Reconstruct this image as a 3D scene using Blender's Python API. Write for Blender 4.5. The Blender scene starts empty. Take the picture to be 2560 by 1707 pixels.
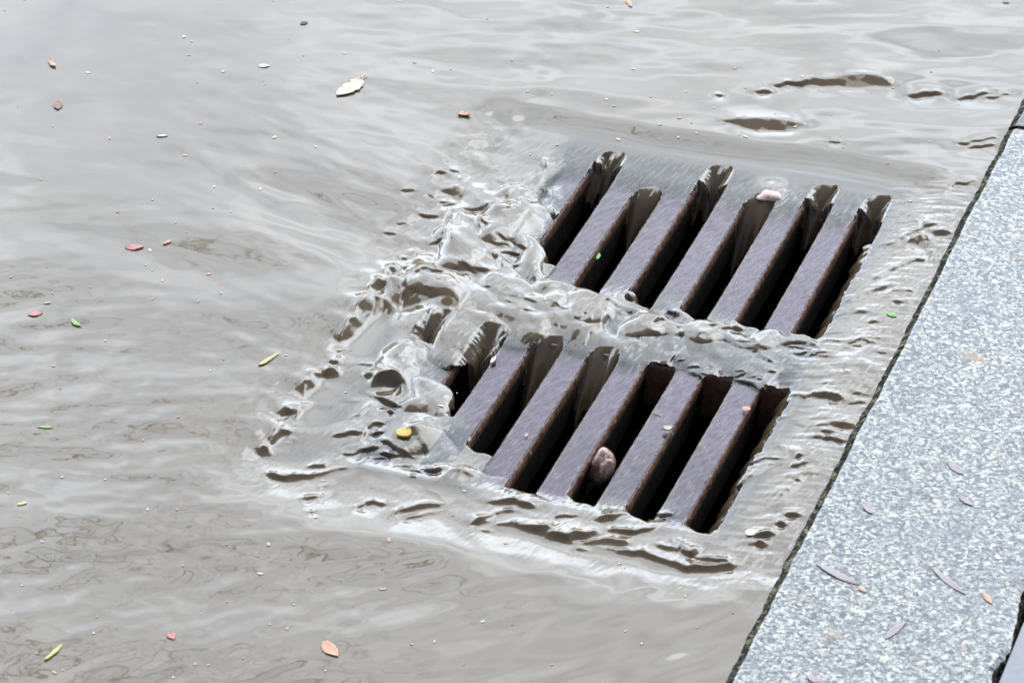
import bpy, bmesh, math, random
import numpy as np
from mathutils import Vector, Matrix
random.seed(7)
sc = bpy.context.scene
COL = sc.collection
R = math.radians
W, H = 2560, 1707

# ------------------------------------------------------------------ camera
AZ, EL, DIST, FPX, TX, TY, ROLL = -0.349768650, 0.566742708, 3.51384072, 9275.24824, 0.0903523738, 0.0, -0.00293599320
fwd = np.array([math.sin(AZ)*math.cos(EL), math.cos(AZ)*math.cos(EL), -math.sin(EL)])
r0 = np.array([math.cos(AZ), -math.sin(AZ), 0.0]); u0 = np.cross(r0, fwd)
rgt = r0*math.cos(ROLL)+u0*math.sin(ROLL); upv = -r0*math.sin(ROLL)+u0*math.cos(ROLL)
cpos = np.array([TX, TY, 0.0]) - fwd*DIST
AWAY = np.array([math.sin(AZ), math.cos(AZ)])          # ground direction away from the viewer
SIDE = np.array([math.cos(AZ), -math.sin(AZ)])         # ground direction to the viewer's right

def ground(px, py, z=0.0):
    d = fwd + rgt*(px-W/2)/FPX - upv*(py-H/2)/FPX
    t = (z-cpos[2])/d[2]
    return cpos + d*t

cam = bpy.data.cameras.new('camera')
cam.sensor_width = 36; cam.lens = FPX/W*36
cam.clip_start = 0.05; cam.clip_end = 3000
co = bpy.data.objects.new('camera', cam); COL.objects.link(co)
co.matrix_world = Matrix(((rgt[0], upv[0], -fwd[0], cpos[0]), (rgt[1], upv[1], -fwd[1], cpos[1]),
                          (rgt[2], upv[2], -fwd[2], cpos[2]), (0, 0, 0, 1)))
cam.dof.use_dof = True; cam.dof.focus_distance = 3.52; cam.dof.aperture_fstop = 13
sc.camera = co

# ------------------------------------------------------------------ helpers
def tag(o, label=None, cat=None, group=None, kind=None):
    if label: o['label'] = label
    if cat: o['category'] = cat
    if group: o['group'] = group
    if kind: o['kind'] = kind
    return o

def mesh_obj(name, verts, faces, mats, parent=None, smooth=False, midx=None):
    me = bpy.data.meshes.new(name)
    me.from_pydata([tuple(map(float, v)) for v in verts], [], faces)
    for m in (mats if isinstance(mats, (list, tuple)) else [mats]): me.materials.append(m)
    if midx: me.polygons.foreach_set('material_index', midx)
    if smooth: me.polygons.foreach_set('use_smooth', [True]*len(me.polygons))
    me.update()
    o = bpy.data.objects.new(name, me); COL.objects.link(o)
    if parent: o.parent = parent
    return o

def empty(name, loc=(0, 0, 0)):
    o = bpy.data.objects.new(name, None); o.empty_display_size = .05
    COL.objects.link(o); o.location = loc
    return o

class G:                                                # tiny node-graph helper
    def __init__(s, name):
        s.m = bpy.data.materials.new(name); s.m.use_nodes = True
        s.t = s.m.node_tree; s.t.nodes.clear()
        s.out = s.t.nodes.new('ShaderNodeOutputMaterial')
    def n(s, typ, ins=None, **kw):
        nd = s.t.nodes.new(typ)
        for k, v in kw.items(): setattr(nd, k, v)
        for k, v in (ins or {}).items():
            if hasattr(v, 'is_output'): s.t.links.new(v, nd.inputs[k])
            else: nd.inputs[k].default_value = v
        return nd
    def ramp(s, fac, stops, interp='LINEAR'):
        nd = s.n('ShaderNodeValToRGB', {'Fac': fac}); cr = nd.color_ramp; cr.interpolation = interp
        while len(cr.elements) < len(stops): cr.elements.new(.5)
        for e, (p, c) in zip(cr.elements, stops): e.position = p; e.color = (*c, 1)
        return nd.outputs['Color']
    def mix(s, fac, a, b, mode='MIX'):
        nd = s.n('ShaderNodeMix', data_type='RGBA', blend_type=mode)
        for i, v in ((0, fac), (6, a), (7, b)):
            if hasattr(v, 'is_output'): s.t.links.new(v, nd.inputs[i])
            else: nd.inputs[i].default_value = v if i == 0 else (*v, 1) if len(v) == 3 else v
        return nd.outputs[2]
    def math(s, op, a, b=0.0, clamp=False):
        return s.n('ShaderNodeMath', {0: a, 1: b}, operation=op, use_clamp=clamp).outputs[0]
    def noise(s, vec, scale, detail=3, rough=.55, dist=0.0):
        return s.n('ShaderNodeTexNoise', {'Vector': vec, 'Scale': scale, 'Detail': detail, 'Roughness': rough, 'Distortion': dist}).outputs['Fac']
    def bump(s, h, dist, strength=1.0):
        return s.n('ShaderNodeBump', {'Height': h, 'Distance': dist, 'Strength': strength}).outputs['Normal']
    def finish(s, sh):
        s.t.links.new(sh, s.out.inputs['Surface']); return s.m
    def pos(s):
        return s.n('ShaderNodeNewGeometry').outputs['Position']

def principled(g, color, rough=.5, normal=None, ior=1.45, spec=.5, coat=0.0):
    ins = {'Base Color': color if hasattr(color, 'is_output') else (*color, 1), 'Roughness': rough, 'IOR': ior,
           'Specular IOR Level': spec, 'Coat Weight': coat, 'Coat Roughness': .08}
    if normal is not None: ins['Normal'] = normal
    return g.n('ShaderNodeBsdfPrincipled', ins).outputs['BSDF']

# ------------------------------------------------------------------ materials
WATER_IOR = 1.62
def water_material():
    g = G('muddy_water'); P = g.pos()
    th = g.n('ShaderNodeAttribute', attribute_name='thickness').outputs['Fac']
    op = g.math('SUBTRACT', 1.0, g.math('POWER', 2.71828, g.math('MULTIPLY', th, -1/0.0030)), clamp=True)
    wet = g.n('ShaderNodeMapRange', {'Value': th, 'From Min': .0009, 'From Max': .0034, 'To Min': .50, 'To Max': 1.0}, interpolation_type='SMOOTHSTEP').outputs[0]
    op = g.math('MULTIPLY', op, wet)
    n1 = g.noise(P, 9, 4, .6, .6); n2 = g.noise(P, 60, 3)
    silt = g.ramp(n1, [(.3, (.145, .096, .049)), (.7, (.185, .130, .075))])
    nb = g.noise(P, 210, 3, .6)
    nrm = g.bump(nb, .00010, .12)
    dif = g.n('ShaderNodeBsdfDiffuse', {'Color': silt, 'Normal': nrm}).outputs[0]
    tl = g.n('ShaderNodeBsdfTranslucent', {'Color': silt, 'Normal': nrm}).outputs[0]
    thin = g.n('ShaderNodeMapRange', {'Value': th, 'From Min': .0058, 'From Max': .0040, 'To Min': 0.0, 'To Max': .5}).outputs[0]
    dif = g.n('ShaderNodeMixShader', {0: thin, 1: dif, 2: tl}).outputs[0]
    tr = g.n('ShaderNodeBsdfTransparent', {'Color': (.93, .91, .90, 1)}).outputs[0]
    body = g.n('ShaderNodeMixShader', {0: op, 1: tr, 2: dif}).outputs[0]
    fr = g.n('ShaderNodeFresnel', {'IOR': WATER_IOR, 'Normal': nrm}).outputs[0]
    gl = g.n('ShaderNodeBsdfGlossy', {'Color': (1, 1, 1, 1), 'Roughness': .022, 'Normal': nrm}).outputs[0]
    return g.finish(g.n('ShaderNodeMixShader', {0: g.math('MULTIPLY', fr, wet), 1: body, 2: gl}).outputs[0])

def iron_material():
    g = G('wet_cast_iron'); P = g.pos()
    n = g.noise(P, 70, 5, .65)
    st = g.noise(g.n('ShaderNodeMapping', {'Vector': P, 'Scale': (240, 26, 60), 'Rotation': (0, 0, R(12))}).outputs[0], 1.0, 1, .5, .3)
    st2 = g.noise(g.n('ShaderNodeMapping', {'Vector': P, 'Scale': (60, 35, 60)}).outputs[0], 1.0, 1, .5)
    c = g.ramp(n, [(.3, (.126, .092, .132)), (.75, (.180, .137, .188))])
    h = g.math('ADD', g.math('MULTIPLY', st, .45), st2)
    nrm = g.bump(h, .0006, .45)
    wetm = g.n('ShaderNodeBsdfPrincipled', {'Base Color': c, 'Metallic': 1.0, 'Roughness': .13, 'Normal': nrm}).outputs['BSDF']
    dull = g.n('ShaderNodeBsdfDiffuse', {'Color': (.05, .036, .06, 1)}).outputs[0]
    return g.finish(g.n('ShaderNodeMixShader', {0: .85, 1: dull, 2: wetm}).outputs[0])

def rust_material():
    g = G('rusty_iron'); P = g.pos()
    n = g.noise(P, 160, 5, .7); n2 = g.noise(P, 35, 3)
    c = g.ramp(n, [(.3, (.11, .055, .036)), (.55, (.24, .115, .070)), (.8, (.40, .19, .09))])
    c = g.mix(g.math('MULTIPLY', n2, .5), c, (.05, .035, .03))
    return g.finish(principled(g, c, .5, g.bump(n, .0015, .7), 1.45, .35))

def plain(name, col, col2=None, scale=60, rough=.7, bump=0.0, spec=.3, coat=0.0):
    g = G(name); P = g.n('ShaderNodeTexCoord').outputs['Object']
    n = g.noise(P, scale, 4, .6)
    c = g.ramp(n, [(.3, col), (.7, col2 or tuple(v*.7 for v in col))])
    return g.finish(principled(g, c, rough, g.bump(n, bump, .6) if bump else None, 1.45, spec, coat))

def granite_material(name, dark=1.0):
    g = G(name); P = g.pos()
    nz = g.n('ShaderNodeTexNoise', {'Vector': P, 'Scale': 170.0, 'Detail': 3.0}).outputs['Color']
    wp = g.n('ShaderNodeVectorMath', {0: P, 1: g.n('ShaderNodeVectorMath', {0: nz, 'Scale': .0055}, operation='SCALE').outputs[0]}, operation='ADD').outputs[0]
    base = g.noise(P, 190, 4, .7)
    def cell(scale): return g.n('ShaderNodeSeparateColor', {0: g.n('ShaderNodeTexVoronoi', {'Vector': wp, 'Scale': scale}).outputs['Color']}).outputs[0]
    c = g.ramp(cell(330.0), [(.0, (.050, .060, .090)), (.28, (.095, .112, .150)), (.50, (.20, .222, .26)), (.68, (.40, .415, .43)), (.86, (.84, .82, .73))])
    c2 = g.ramp(cell(520.0), [(.0, (.06, .072, .105)), (.4, (.155, .175, .215)), (.7, (.40, .415, .43)), (.95, (.80, .79, .75))])
    c = g.mix(g.ramp(base, [(.42, (.15, .15, .15)), (.60, (.75, .75, .75))]), c, c2)
    st = g.noise(P, 14, 4, .6)
    c = g.mix(g.ramp(st, [(.50, (0, 0, 0)), (.75, (.45, .45, .45))]), c, (.17, .20, .27))
    oc = g.noise(g.n('ShaderNodeMapping', {'Vector': P, 'Location': (1, 5, 8)}).outputs[0], 48, 3, .6)
    c = g.mix(g.ramp(oc, [(.63, (0, 0, 0)), (.72, (.7, .7, .7))]), c, (.45, .27, .13))
    if dark != 1.0: c = g.mix(1.0, c, (dark, dark*.955, dark*.86), 'MULTIPLY')
    return g.finish(principled(g, c, .33, g.bump(base, .0006, .5), 1.45, .5))

def moss_edge_material():
    g = G('grimy_stone_edge'); P = g.pos()
    n = g.noise(P, 170, 4, .7, .5)
    c = g.ramp(n, [(.40, (.010, .010, .010)), (.52, (.05, .046, .036)), (.62, (.22, .19, .11)), (.78, (.45, .42, .33))])
    return g.finish(principled(g, c, .85, g.bump(n, .002, .8), 1.3, .1))

M_WATER = water_material(); M_IRON = iron_material(); M_RUST = rust_material()
M_GRAN = granite_material('speckled_granite', .90); M_GRAN2 = granite_material('dark_granite', .34)
M_EDGE = moss_edge_material()
M_SLOT_SHADE = plain('slot_shade_iron', (.030, .022, .018), (.014, .012, .011), 120, .5, .002)  # shade deep in the slots, painted near-black on lower bar walls and undersides
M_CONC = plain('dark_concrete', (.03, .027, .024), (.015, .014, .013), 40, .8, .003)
M_ASPH = plain('asphalt', (.05, .05, .05), (.035, .035, .036), 200, .85, .002)
M_PAVE = plain('pavement_stone', (.30, .29, .32), (.24, .23, .26), 60, .4, .001, .5)

# ------------------------------------------------------------------ layout of the grate
PITCH, SLOT = 0.056, 0.0278
# each slot: row, index, near end, far end, near lip of the open part, far lip, falling sheet strength (0 none), sheet reach
SLOTS = []
for i, (yb, yt, lipb, cfar, reach) in enumerate([
        (.088, .352, 9, 0, 0), (.088, .366, .142, 20, .045), (.088, .312, .104, 20, .045), (.088, .376, .098, 22, .045),
        (.088, .336, .095, 18, .055), (.088, .374, .097, 22, .045), (.088, .372, .098, 24, .04)]):
    SLOTS.append(dict(row=0, i=i, yb=yb, yt=yt, lipb=lipb, cfar=cfar, reach=reach))
for i, (yb, yt, lipb, cfar, reach) in enumerate([
        (-.244, .012, -.040, 5, .05), (-.244, .012, -.138, 15, .055), (-.244, .012, -.188, 18, .05), (-.244, .012, -.236, 17, .05),
        (-.244, .008, -.232, 0, 0), (-.244, .006, -.240, 0, 0), (-.244, .006, -.241, 0, 0)]):
    SLOTS.append(dict(row=1, i=i, yb=yb, yt=yt, lipb=lipb, cfar=cfar, reach=reach))
FX0, FX1, FY0, FY1 = -.060, .404, -.286, .430            # outer frame
KX = .4385                                               # kerb line

# ------------------------------------------------------------------ traced ripples
VIEW = {'A': (900, 380, 4.52), 'B': (900, 640, 4.52), 'C': (1380, 640, 4.52), 'D': (1800, 780, 4.52), 'R3': (600, 750, 2.6133),
        'R4': (1200, 850, 2.6133), 'R5': (1100, 0, 1.611), 'R2': (1600, 350, 2.45)}
STROKES = {
'A': [(70,2070,80,2070,120),(20,2000,110,2030,120),(22,835,300,880,275,940,265),(12,1040,245,1130,260),(18,490,490,600,482),(12,780,515,815,530),
 (14,415,828,505,825),(16,285,948,390,940),(20,920,575,990,570),(14,930,600,1080,600),(25,700,730,870,740),(40,960,750,1000,690),
 (45,1070,840,1120,760,1160,690),(16,1060,660,1340,660),(45,1290,740,1320,850,1350,940),(30,1280,700,1370,830),(25,1420,850,1450,855),
 (28,1340,660,1450,610,1580,580),(30,1560,590,1660,520,1740,430,1800,360),(14,1850,295,1950,240,2080,215),(22,1800,360,1940,265),(50,2070,260,2060,310),
 (40,2030,330,2000,390),(45,2060,380,2080,400),(70,2140,410,2140,425),(30,1960,455,2010,430),(45,2060,430,2140,540,2180,660),(40,2190,680,2240,770),
 (50,1815,585,1815,600),(16,1630,710,1700,690),(14,930,970,970,910),(20,940,880,1010,840),(36,1000,970,1000,1040),(20,660,1170,740,1110),
 (22,800,1050,900,1020),(14,610,1220,660,1090),(22,450,1190,455,1230),(25,480,1220,530,1220),(55,1530,1160,1570,1200,1570,1270),
 (22,1580,1130,1690,1100,1840,1130),(20,1700,1250,1790,1270),(14,1480,1040,1560,1050,1680,1060),(16,1580,980,1640,1010),(14,1740,1020,1860,1070),
 (24,1100,1270,1130,1300,1090,1340),(16,1170,1290,1300,1370),(22,1300,1330,1450,1340),(22,620,1440,720,1415,820,1435,1000,1430),
 (18,985,1535,1040,1460,1110,1390),(40,530,1560,570,1470,620,1430),(60,330,1400,340,1360,430,1335),(28,325,1440,325,1500),(16,385,1400,390,1440),
 (30,505,1330,515,1330)],
'B': [(80,130,430,190,380,230,360),(30,440,600,480,500,530,440),(22,440,700,450,640),(16,730,430,800,450),(16,1500,410,1640,550),(16,1640,510,1700,530),
 (12,1840,490,1920,500,1990,520),(12,1840,610,1960,620),(16,840,240,880,260),(14,1400,330,1450,350),(14,2090,500,2340,590),(30,560,480,600,420)],
'C': [(50,870,400,930,430),(28,470,590,510,540,600,480),(30,440,710,460,630,490,590),(50,310,690,340,640,400,630),(40,330,600,350,520),
 (50,570,790,590,730,610,670),(18,610,580,610,620),(28,755,815,755,835),(20,380,960,415,860),(18,350,770,360,730),(20,70,765,75,785),
 (18,920,790,950,830),(34,1000,895,1000,905),(44,1150,865,1170,855),(44,1440,860,1460,855),(50,1140,740,1190,710),(30,1250,610,1270,590),
 (40,1350,590,1380,610),(36,1245,700,1255,700),(20,1240,655,1320,655),(40,1420,610,1500,680),(40,1310,1180,1350,1130,1400,1070),
 (50,1140,1180,1190,1160),(12,1420,1140,1480,1110),(14,1530,1180,1670,1215),(30,1540,1250,1620,1280,1700,1320,1780,1360),
 (20,1800,1180,1830,1230),(45,1830,1320,1860,1260),(14,1700,1280,1760,1285),(25,1680,880,1740,870),(10,1400,770,1460,775),
 (35,2090,1335,2200,1370,2300,1430),(16,2110,1300,2180,1280),(8,2080,915,2250,950),(30,1790,770,1900,740),(40,1900,800,2000,770,2130,780)],
'D': [(20,830,435,960,425,1080,450,1240,485),(18,1090,430,1220,435),(14,990,455,1100,440),(16,1290,440,1380,385,1450,350,1590,320,1690,355,1600,385,1500,370),
 (12,1690,355,1770,355),(14,1410,400,1470,405),(18,1190,295,1260,285,1360,315),(12,1650,310,1740,295,1810,308),(16,1775,490,1870,480),
 (16,770,345,850,350,960,380,1060,420),(10,730,320,830,310),(14,970,350,1130,365),(20,500,465,560,500,595,515),(10,340,320,400,322),
 (8,400,355,460,357),(8,450,380,500,382),(16,370,405,440,415),(12,200,620,280,630),(16,190,670,280,650),(10,330,685,400,685),
 (40,200,710,300,740,400,780,470,840),(22,435,713,445,713),(22,500,710,515,680),(22,570,640,600,630),(30,540,800,600,700,650,640),
 (50,560,860,610,800,650,760),(40,700,880,760,860),(20,800,930,900,945,980,950),(30,990,925,1150,930,1290,990,1360,1000),(34,1535,960,1565,950),
 (10,1620,960,1645,957),(12,1460,1055,1620,1053),(6,770,1030,1070,1045),(8,1160,810,1230,805),(12,1240,822,1290,822),(40,680,1170,780,1150),
 (35,790,1210,840,1200),(35,860,1240,950,1280),(12,1090,1265,1180,1290),(45,1280,1280,1380,1280,1500,1300),(25,1140,1340,1250,1380),
 (32,1060,1420,1140,1400),(10,1210,1340,1340,1370),(25,1270,1445,1400,1465),(16,1300,1410,1320,1440),(12,1190,1420,1200,1420),
 (12,1200,215,1360,210),(10,1710,120,1780,112)],
'R3': [(22,640,335,760,320),(80,595,490,605,490),(35,380,750,410,690,480,680),(30,295,935,305,935),(22,335,895,335,905),(60,160,995,175,995),
 (14,205,1010,240,990),(14,280,800,230,860),(26,195,1145,300,1155,480,1150,600,1110,760,1060,860,1015,960,1000,1060,990),
 (18,445,1090,560,1070,680,1000,800,950,870,925),(24,530,1225,640,1170,740,1110),(26,430,1310,510,1280),(16,525,1315,605,1250),
 (16,760,1360,820,1325,940,1325),(18,460,1405,480,1390),(12,680,652,760,650),(18,740,760,860,680,910,640),(16,615,880,700,870,770,850),
 (18,800,880,830,810,930,790),(14,860,850,930,855),(32,975,715,985,715),(18,830,590,940,640,1030,680),(25,820,490,850,500),
 (60,890,540,950,530,1020,520),(10,770,405,880,420,980,490),(20,940,900,1050,960,1130,990),(20,920,970,1080,985),(16,1030,1070,1170,1100),
 (28,1220,1085,1300,1090),(45,1120,1155,1140,1155),(28,1030,1395,1150,1350,1300,1330,1400,1300),(18,1060,1425,1200,1390,1330,1360),
 (25,1240,1230,1320,1290),(25,1520,1460,1600,1420,1660,1380,1800,1360),(28,1650,1320,1800,1310,1900,1340),(40,1690,1480,1780,1460,1900,1490,2010,1500),
 (12,1990,1450,2060,1405,2200,1395),(14,1580,1495,1640,1490),(12,1000,610,1030,560),(10,560,380,580,400)],
'R4': [(36,100,1200,160,1200,260,1220,360,1240,440,1270,560,1290,760,1255),(20,430,1290,600,1310),(20,640,1360,720,1360),(30,690,1320,820,1310,950,1320),
 (38,760,1340,900,1370,1050,1390,1200,1440,1350,1490,1500,1490,1640,1480),(24,1150,1330,1300,1370,1450,1420,1600,1450),(36,1400,1390,1430,1360),
 (36,1260,1300,1310,1360),(24,850,1240,1000,1250,1100,1230,1230,1170),(36,780,1170,860,1160,960,1130),(25,1170,1120,1250,1100),(20,0,1190,80,1160),
 (22,2020,340,2120,370,2180,340,2280,370,2350,390),(26,1960,690,2000,740),(24,2075,760,2085,760),(18,2050,820,2120,810),(10,1760,780,1860,760,1950,755),
 (28,1805,1282,1890,1270),(40,1825,1330,1845,1330),(30,1958,1210,1972,1210),(20,1990,1140,2080,1145),(32,1690,930,1780,880,1870,820,1920,800),
 (16,1030,420,1180,460),(16,1900,560,1960,520),(14,2040,900,2080,910),(14,2250,640,2340,660)],
'R5': [(12,1355,350,1480,345),(8,1280,372,1330,370),(8,1115,388,1140,388),(12,1895,387,1950,380,2010,375),(10,2090,400,2200,380),(5,2200,395,2290,383),
 (5,2090,583,2240,562),(6,2130,597,2230,585),(4,1560,582,1610,580)],
'R2': [(26,1718,500,1722,520),(40,1650,640,1720,610),(30,1750,600,1770,680,1790,740),(22,1800,580,1885,575),(14,1740,690,1790,690),
 (14,1460,650,1580,610,1680,560,1800,525),(16,1330,900,1480,830,1600,770,1780,710),(18,1280,970,1400,930,1510,900),(16,1210,1060,1300,1040,1390,1045),
 (10,1870,320,1930,280,2050,260),(14,1540,940,1570,930),(24,1572,998,1584,998),(10,1410,1115,1450,1112),(8,1640,938,1670,935)],
}
# larger steep faces: (slope towards the viewer, slope towards the right, outline)
PATCHES = {
'A': [(.62,.1,(1190,295,1220,330,1205,400,1170,470,1140,520,1095,585,1075,540,1015,490,930,465,1015,440,1080,405,1130,395,1140,330))],
'R3': [(.42,.34,(850,10,930,0,945,40,920,90,880,130,865,180,840,200,830,240,790,260,745,290,755,330,700,310,655,270,655,235,700,180,745,165,770,130,750,90,800,50)),
 (.6,.2,(575,400,600,430,655,385)),(.5,.3,(460,490,480,500,530,490,530,540,545,580,500,600,500,650,470,640,415,630,430,570,420,550,465,530)),
 (.6,.2,(270,740,300,700,340,730,300,745,260,780)),(.5,.3,(215,900,250,850,300,860,345,850,330,870,275,905,240,950,205,940)),
 (.5,.1,(1050,870,1160,810,1240,760,1330,830,1280,900,1220,985,1120,970,1060,910)),
 (.5,.1,(1270,1190,1380,1100,1440,1090,1540,1130,1480,1220,1430,1260,1330,1220)),
 (.45,.1,(1030,380,1050,290,1100,260,1120,330,1090,420,1060,460))],
'R4': [(.55,-.1,(1925,1130,1920,1080,1990,960,2010,980,2090,920,2110,870,2180,830,2140,900,2090,960,2010,1040,1960,1110))],
'R5': [(.34,0,(1480,330,1600,325,1720,310,1800,325,1815,345,1700,350,1560,352,1480,350)),
 (.34,0,(1130,497,1200,490,1320,487,1390,490,1470,512,1400,532,1300,525,1240,520))],
'R2': [(.5,0,(1700,600,1760,600,1780,680,1760,670,1700,640))],
'C': [(.5,.2,(650,510,690,440,800,450,900,470,960,540,970,600,860,620,810,600,760,540))],
}

# ------------------------------------------------------------------ water surface
D = .0010
xs = np.arange(-.80, KX+.010, D); ys = np.arange(-.74, .96, D)
NX, NY = len(xs), len(ys)
X, Y = np.meshgrid(xs, ys)                               # [iy, ix]
rng = np.random.default_rng(11)
def sstep(a, b, v):
    t = np.clip((v-a)/(b-a), 0, 1); return t*t*(3-2*t)

def spectral(lmin, lmax, ang=0.0, stretch=1.0, power=1.0, seed=0):
    """band-limited random height field scaled to unit rms slope; streaks run along ang (from +X)"""
    rg = np.random.default_rng(seed)
    f = np.fft.rfft2(rg.standard_normal((NY, NX)))
    ky = np.fft.fftfreq(NY, D)[:, None]; kx = np.fft.rfftfreq(NX, D)[None, :]
    kp = kx*math.cos(ang)+ky*math.sin(ang); kn = -kx*math.sin(ang)+ky*math.cos(ang)
    k = np.sqrt((kp*stretch)**2+kn**2)+1e-9
    amp = np.exp(-(1/(k*lmax))**4)*np.exp(-(k*lmin)**2)/k**(1+power)
    h = np.fft.irfft2(f*amp, s=(NY, NX))
    gy, gx = np.gradient(h, D)
    return h/np.sqrt((gx**2+gy**2).mean())

# picture coordinates of every grid point (taken at the usual water level)
P3 = np.stack([X-cpos[0], Y-cpos[1], np.full_like(X, .008-cpos[2])], -1)
zc = P3@fwd
PX = W/2+FPX*(P3@rgt)/zc; PY = H/2-FPX*(P3@upv)/zc

def pix_blob(x, y, sx, sy, rot=0.0):
    c, s = math.cos(R(rot)), math.sin(R(rot))
    a = (PX-x)*c+(PY-y)*s; b = -(PX-x)*s+(PY-y)*c
    return np.exp(-.5*((a/sx)**2+(b/sy)**2))

# base level: deep street water, falling over the frame on to the grate
wob = spectral(.02, .10, seed=3); wob = wob/np.abs(wob).max()
Lx = X+.012*wob; Ly = Y+.012*wob
sL = 1-sstep(-.105, -.015, Lx); sB = 1-sstep(-.365, -.245, Ly); sT = sstep(.383, .433, Y+.003*wob-.012*sstep(.1, .3, X))
sR = sstep(.372, .415, X)
out = 1-(1-sL)*(1-sB)*(1-sT)
thinf = sstep(.004, .030, X)*(1-sstep(.352, .378, X))*sstep(-.250, -.225, Y)*(1-sstep(.285, .392, Y))
H0 = .0034 - .0026*thinf + .0088*out - .0030*sT*(1-sL) + .0055*sR*(1-out)
# thick turbulent water over the left slots and along the middle bar
ridge = np.exp(-.5*((Y-.052-.012*wob)/.027)**2)*(1-sstep(.10, .40, X)*.6)
mass = np.clip(pix_blob(1200, 600, 110, 90, -20)+pix_blob(1060, 760, 90, 60)+.8*pix_blob(1150, 520, 120, 40, -30)+.8*pix_blob(1010, 950, 60, 110, 20)+.5*pix_blob(1060, 1120, 90, 60), 0, 1)
mass = mass*sstep(-.075, -.03, X)
inside = (1-out)
H0 += inside*(.0065*ridge + .0045*mass)
LOBES = [(1285, 545, 115, 75, -28, 11.0), (1165, 600, 72, 85, 10, 10.0), (1085, 705, 115, 52, 28, 5.7), (1235, 680, 110, 48, 25, 6.1), (1375, 705, 62, 44, 35, 6.8), (1330, 640, 45, 60, 15, 8.5), (1478, 757, 80, 40, 18, 6.8), (1615, 790, 85, 32, 12, 5.5), (1765, 818, 95, 28, 10, 4.7), (1925, 835, 110, 24, 8, 3.8), (1130, 825, 140, 70, 12, 7.5), (1330, 810, 120, 55, 12, 2.2), (1500, 850, 130, 50, 12, 1.8), (955, 770, 42, 90, 22, 3.0), (985, 915, 62, 75, 15, 6.1), (935, 1030, 80, 55, 0, 2.5), (1075, 985, 62, 50, 20, 6.6), (1075, 1110, 75, 48, 20, 3.2), (1175, 1190, 80, 38, 20, 2.8), (1320, 1250, 90, 28, 18, 2.0), (830, 1090, 120, 45, -10, 1.8)]
lob = np.zeros_like(X); wx = .22*wob; nz_l = spectral(.03, .09, 0.3, 1, 1.0, 41); nz_l /= nz_l.std()
PXw = PX+13*nz_l; PYw = PY+9*np.roll(nz_l, 400, 0)
acc = np.ones_like(X)
for lx, ly, rx, ry, rot, hh in LOBES:
    c_, s_ = math.cos(R(rot)), math.sin(R(rot))
    a_ = ((PXw-lx)*c_+(PYw-ly)*s_)/rx; b_ = (-(PXw-lx)*s_+(PYw-ly)*c_)/ry
    rr_ = np.sqrt(a_*a_+b_*b_)
    prof = np.clip(1-np.clip(rr_, 0, 1.3)**2.4, 0, None)*(1+.10*a_-.12*b_)
    acc += np.expm1(np.clip(prof*hh, 0, 40)*2.2)
lob = np.log(acc)/2.2*.001
lob *= sstep(-.085, -.045, X)
H0 += lob*.8
slots_mask = np.zeros_like(X)

# flow-aligned ripples: streaks turn from falling-right (upper left) to rising-right (bottom)
aS = math.atan2(SIDE[1], SIDE[0])
def img_angle(slope):                                    # direction on the ground of a picture direction (1, slope)
    v = SIDE - AWAY*slope/math.sin(EL); return math.atan2(v[1], v[0])
wA = sstep(1150, 500, PY)*sstep(250, 700, PY); wA = np.clip(wA, 0, 1)
n_dn = spectral(.016, .055, img_angle(.42), 2.6, 1.0, 21)
n_fl = spectral(.018, .070, img_angle(.02), 2.2, 1.0, 22)
n_up = spectral(.018, .080, img_angle(-.28), 2.8, 1.0, 23)
n_big = spectral(.07, .25, img_angle(.1), 1.8, 1.0, 24)
n_tur = spectral(.007, .030, 0, 1.0, .8, 25)
n_tu2 = spectral(.0045, .014, img_angle(.3), 1.6, .5, 26)
n_lob = spectral(.016, .075, img_angle(.5), 1.5, 1.0, 31)
n_strk = spectral(.006, .034, img_angle(.75), 4.0, .9, 35)
n_strv = spectral(.006, .030, img_angle(3.0), 3.5, .9, 36)
n_film = spectral(.0030, .010, R(78), 4.0, .6, 27)
n_rt = spectral(.006, .022, img_angle(.10), 2.6, .8, 28)
n_iso = spectral(.012, .045, img_angle(.0), 1.5, 1.0, 33)
lowleft = pix_blob(260, 1330, 520, 360)
top = sstep(420, 120, PY)
far = np.clip(1-inside, 0, 1)
left_ramp = sstep(200, 1000, PX)
w_dn = far*pix_blob(760, 620, 330, 260, 25); w_up = far*sstep(1250, 1500, PY); w_fl = far*np.clip(1-w_dn-w_up-top, 0, 1)
calm = .35+.65*sstep(420, 760, PY+.12*(PX-600))
quiet = 1-.62*np.clip(pix_blob(250, 120, 560, 330), 0, 1)
Hh = H0 + .030*n_dn*w_dn*(.5+.5*left_ramp) + .034*n_fl*w_fl*quiet*calm*(1-.3*left_ramp) + .024*n_up*w_up + .024*n_iso*lowleft*far + .024*n_big*far*quiet + .013*n_fl*top*far*quiet
tur = inside*np.clip(.032*mass+.045*np.clip(ridge*1.4, 0, 1), 0, .05)
edge = np.exp(-.5*((X+.050-.01*wob)/.022)**2)*sstep(-.30, -.22, Y)*sstep(.44, .36, Y)
tur += .05*edge + .05*np.exp(-.5*((Y+.285)/.03)**2)*sstep(-.05, .05, X)
Hh += inside*(.050*mass*n_strk + .060*np.clip(ridge*1.3, 0, 1)*(1-mass)*n_strv)
Hh += tur*(n_lob*1.4+n_tur*.35+n_tu2*.06)
strip = sstep(.340, .372, X)*inside + pix_blob(2050, 1040, 130, 120)*.3
Hh += .075*n_rt*np.clip(strip, 0, 1)
Hh += inside*(1-np.clip(mass+ridge, 0, 1))*.060*n_film*(1-sstep(.352, .38, Y))
# the flow over the upper frame edge: a smooth rounded step
Hh += .010*n_big*inside*(1-sstep(.34, .38, Y))

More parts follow.
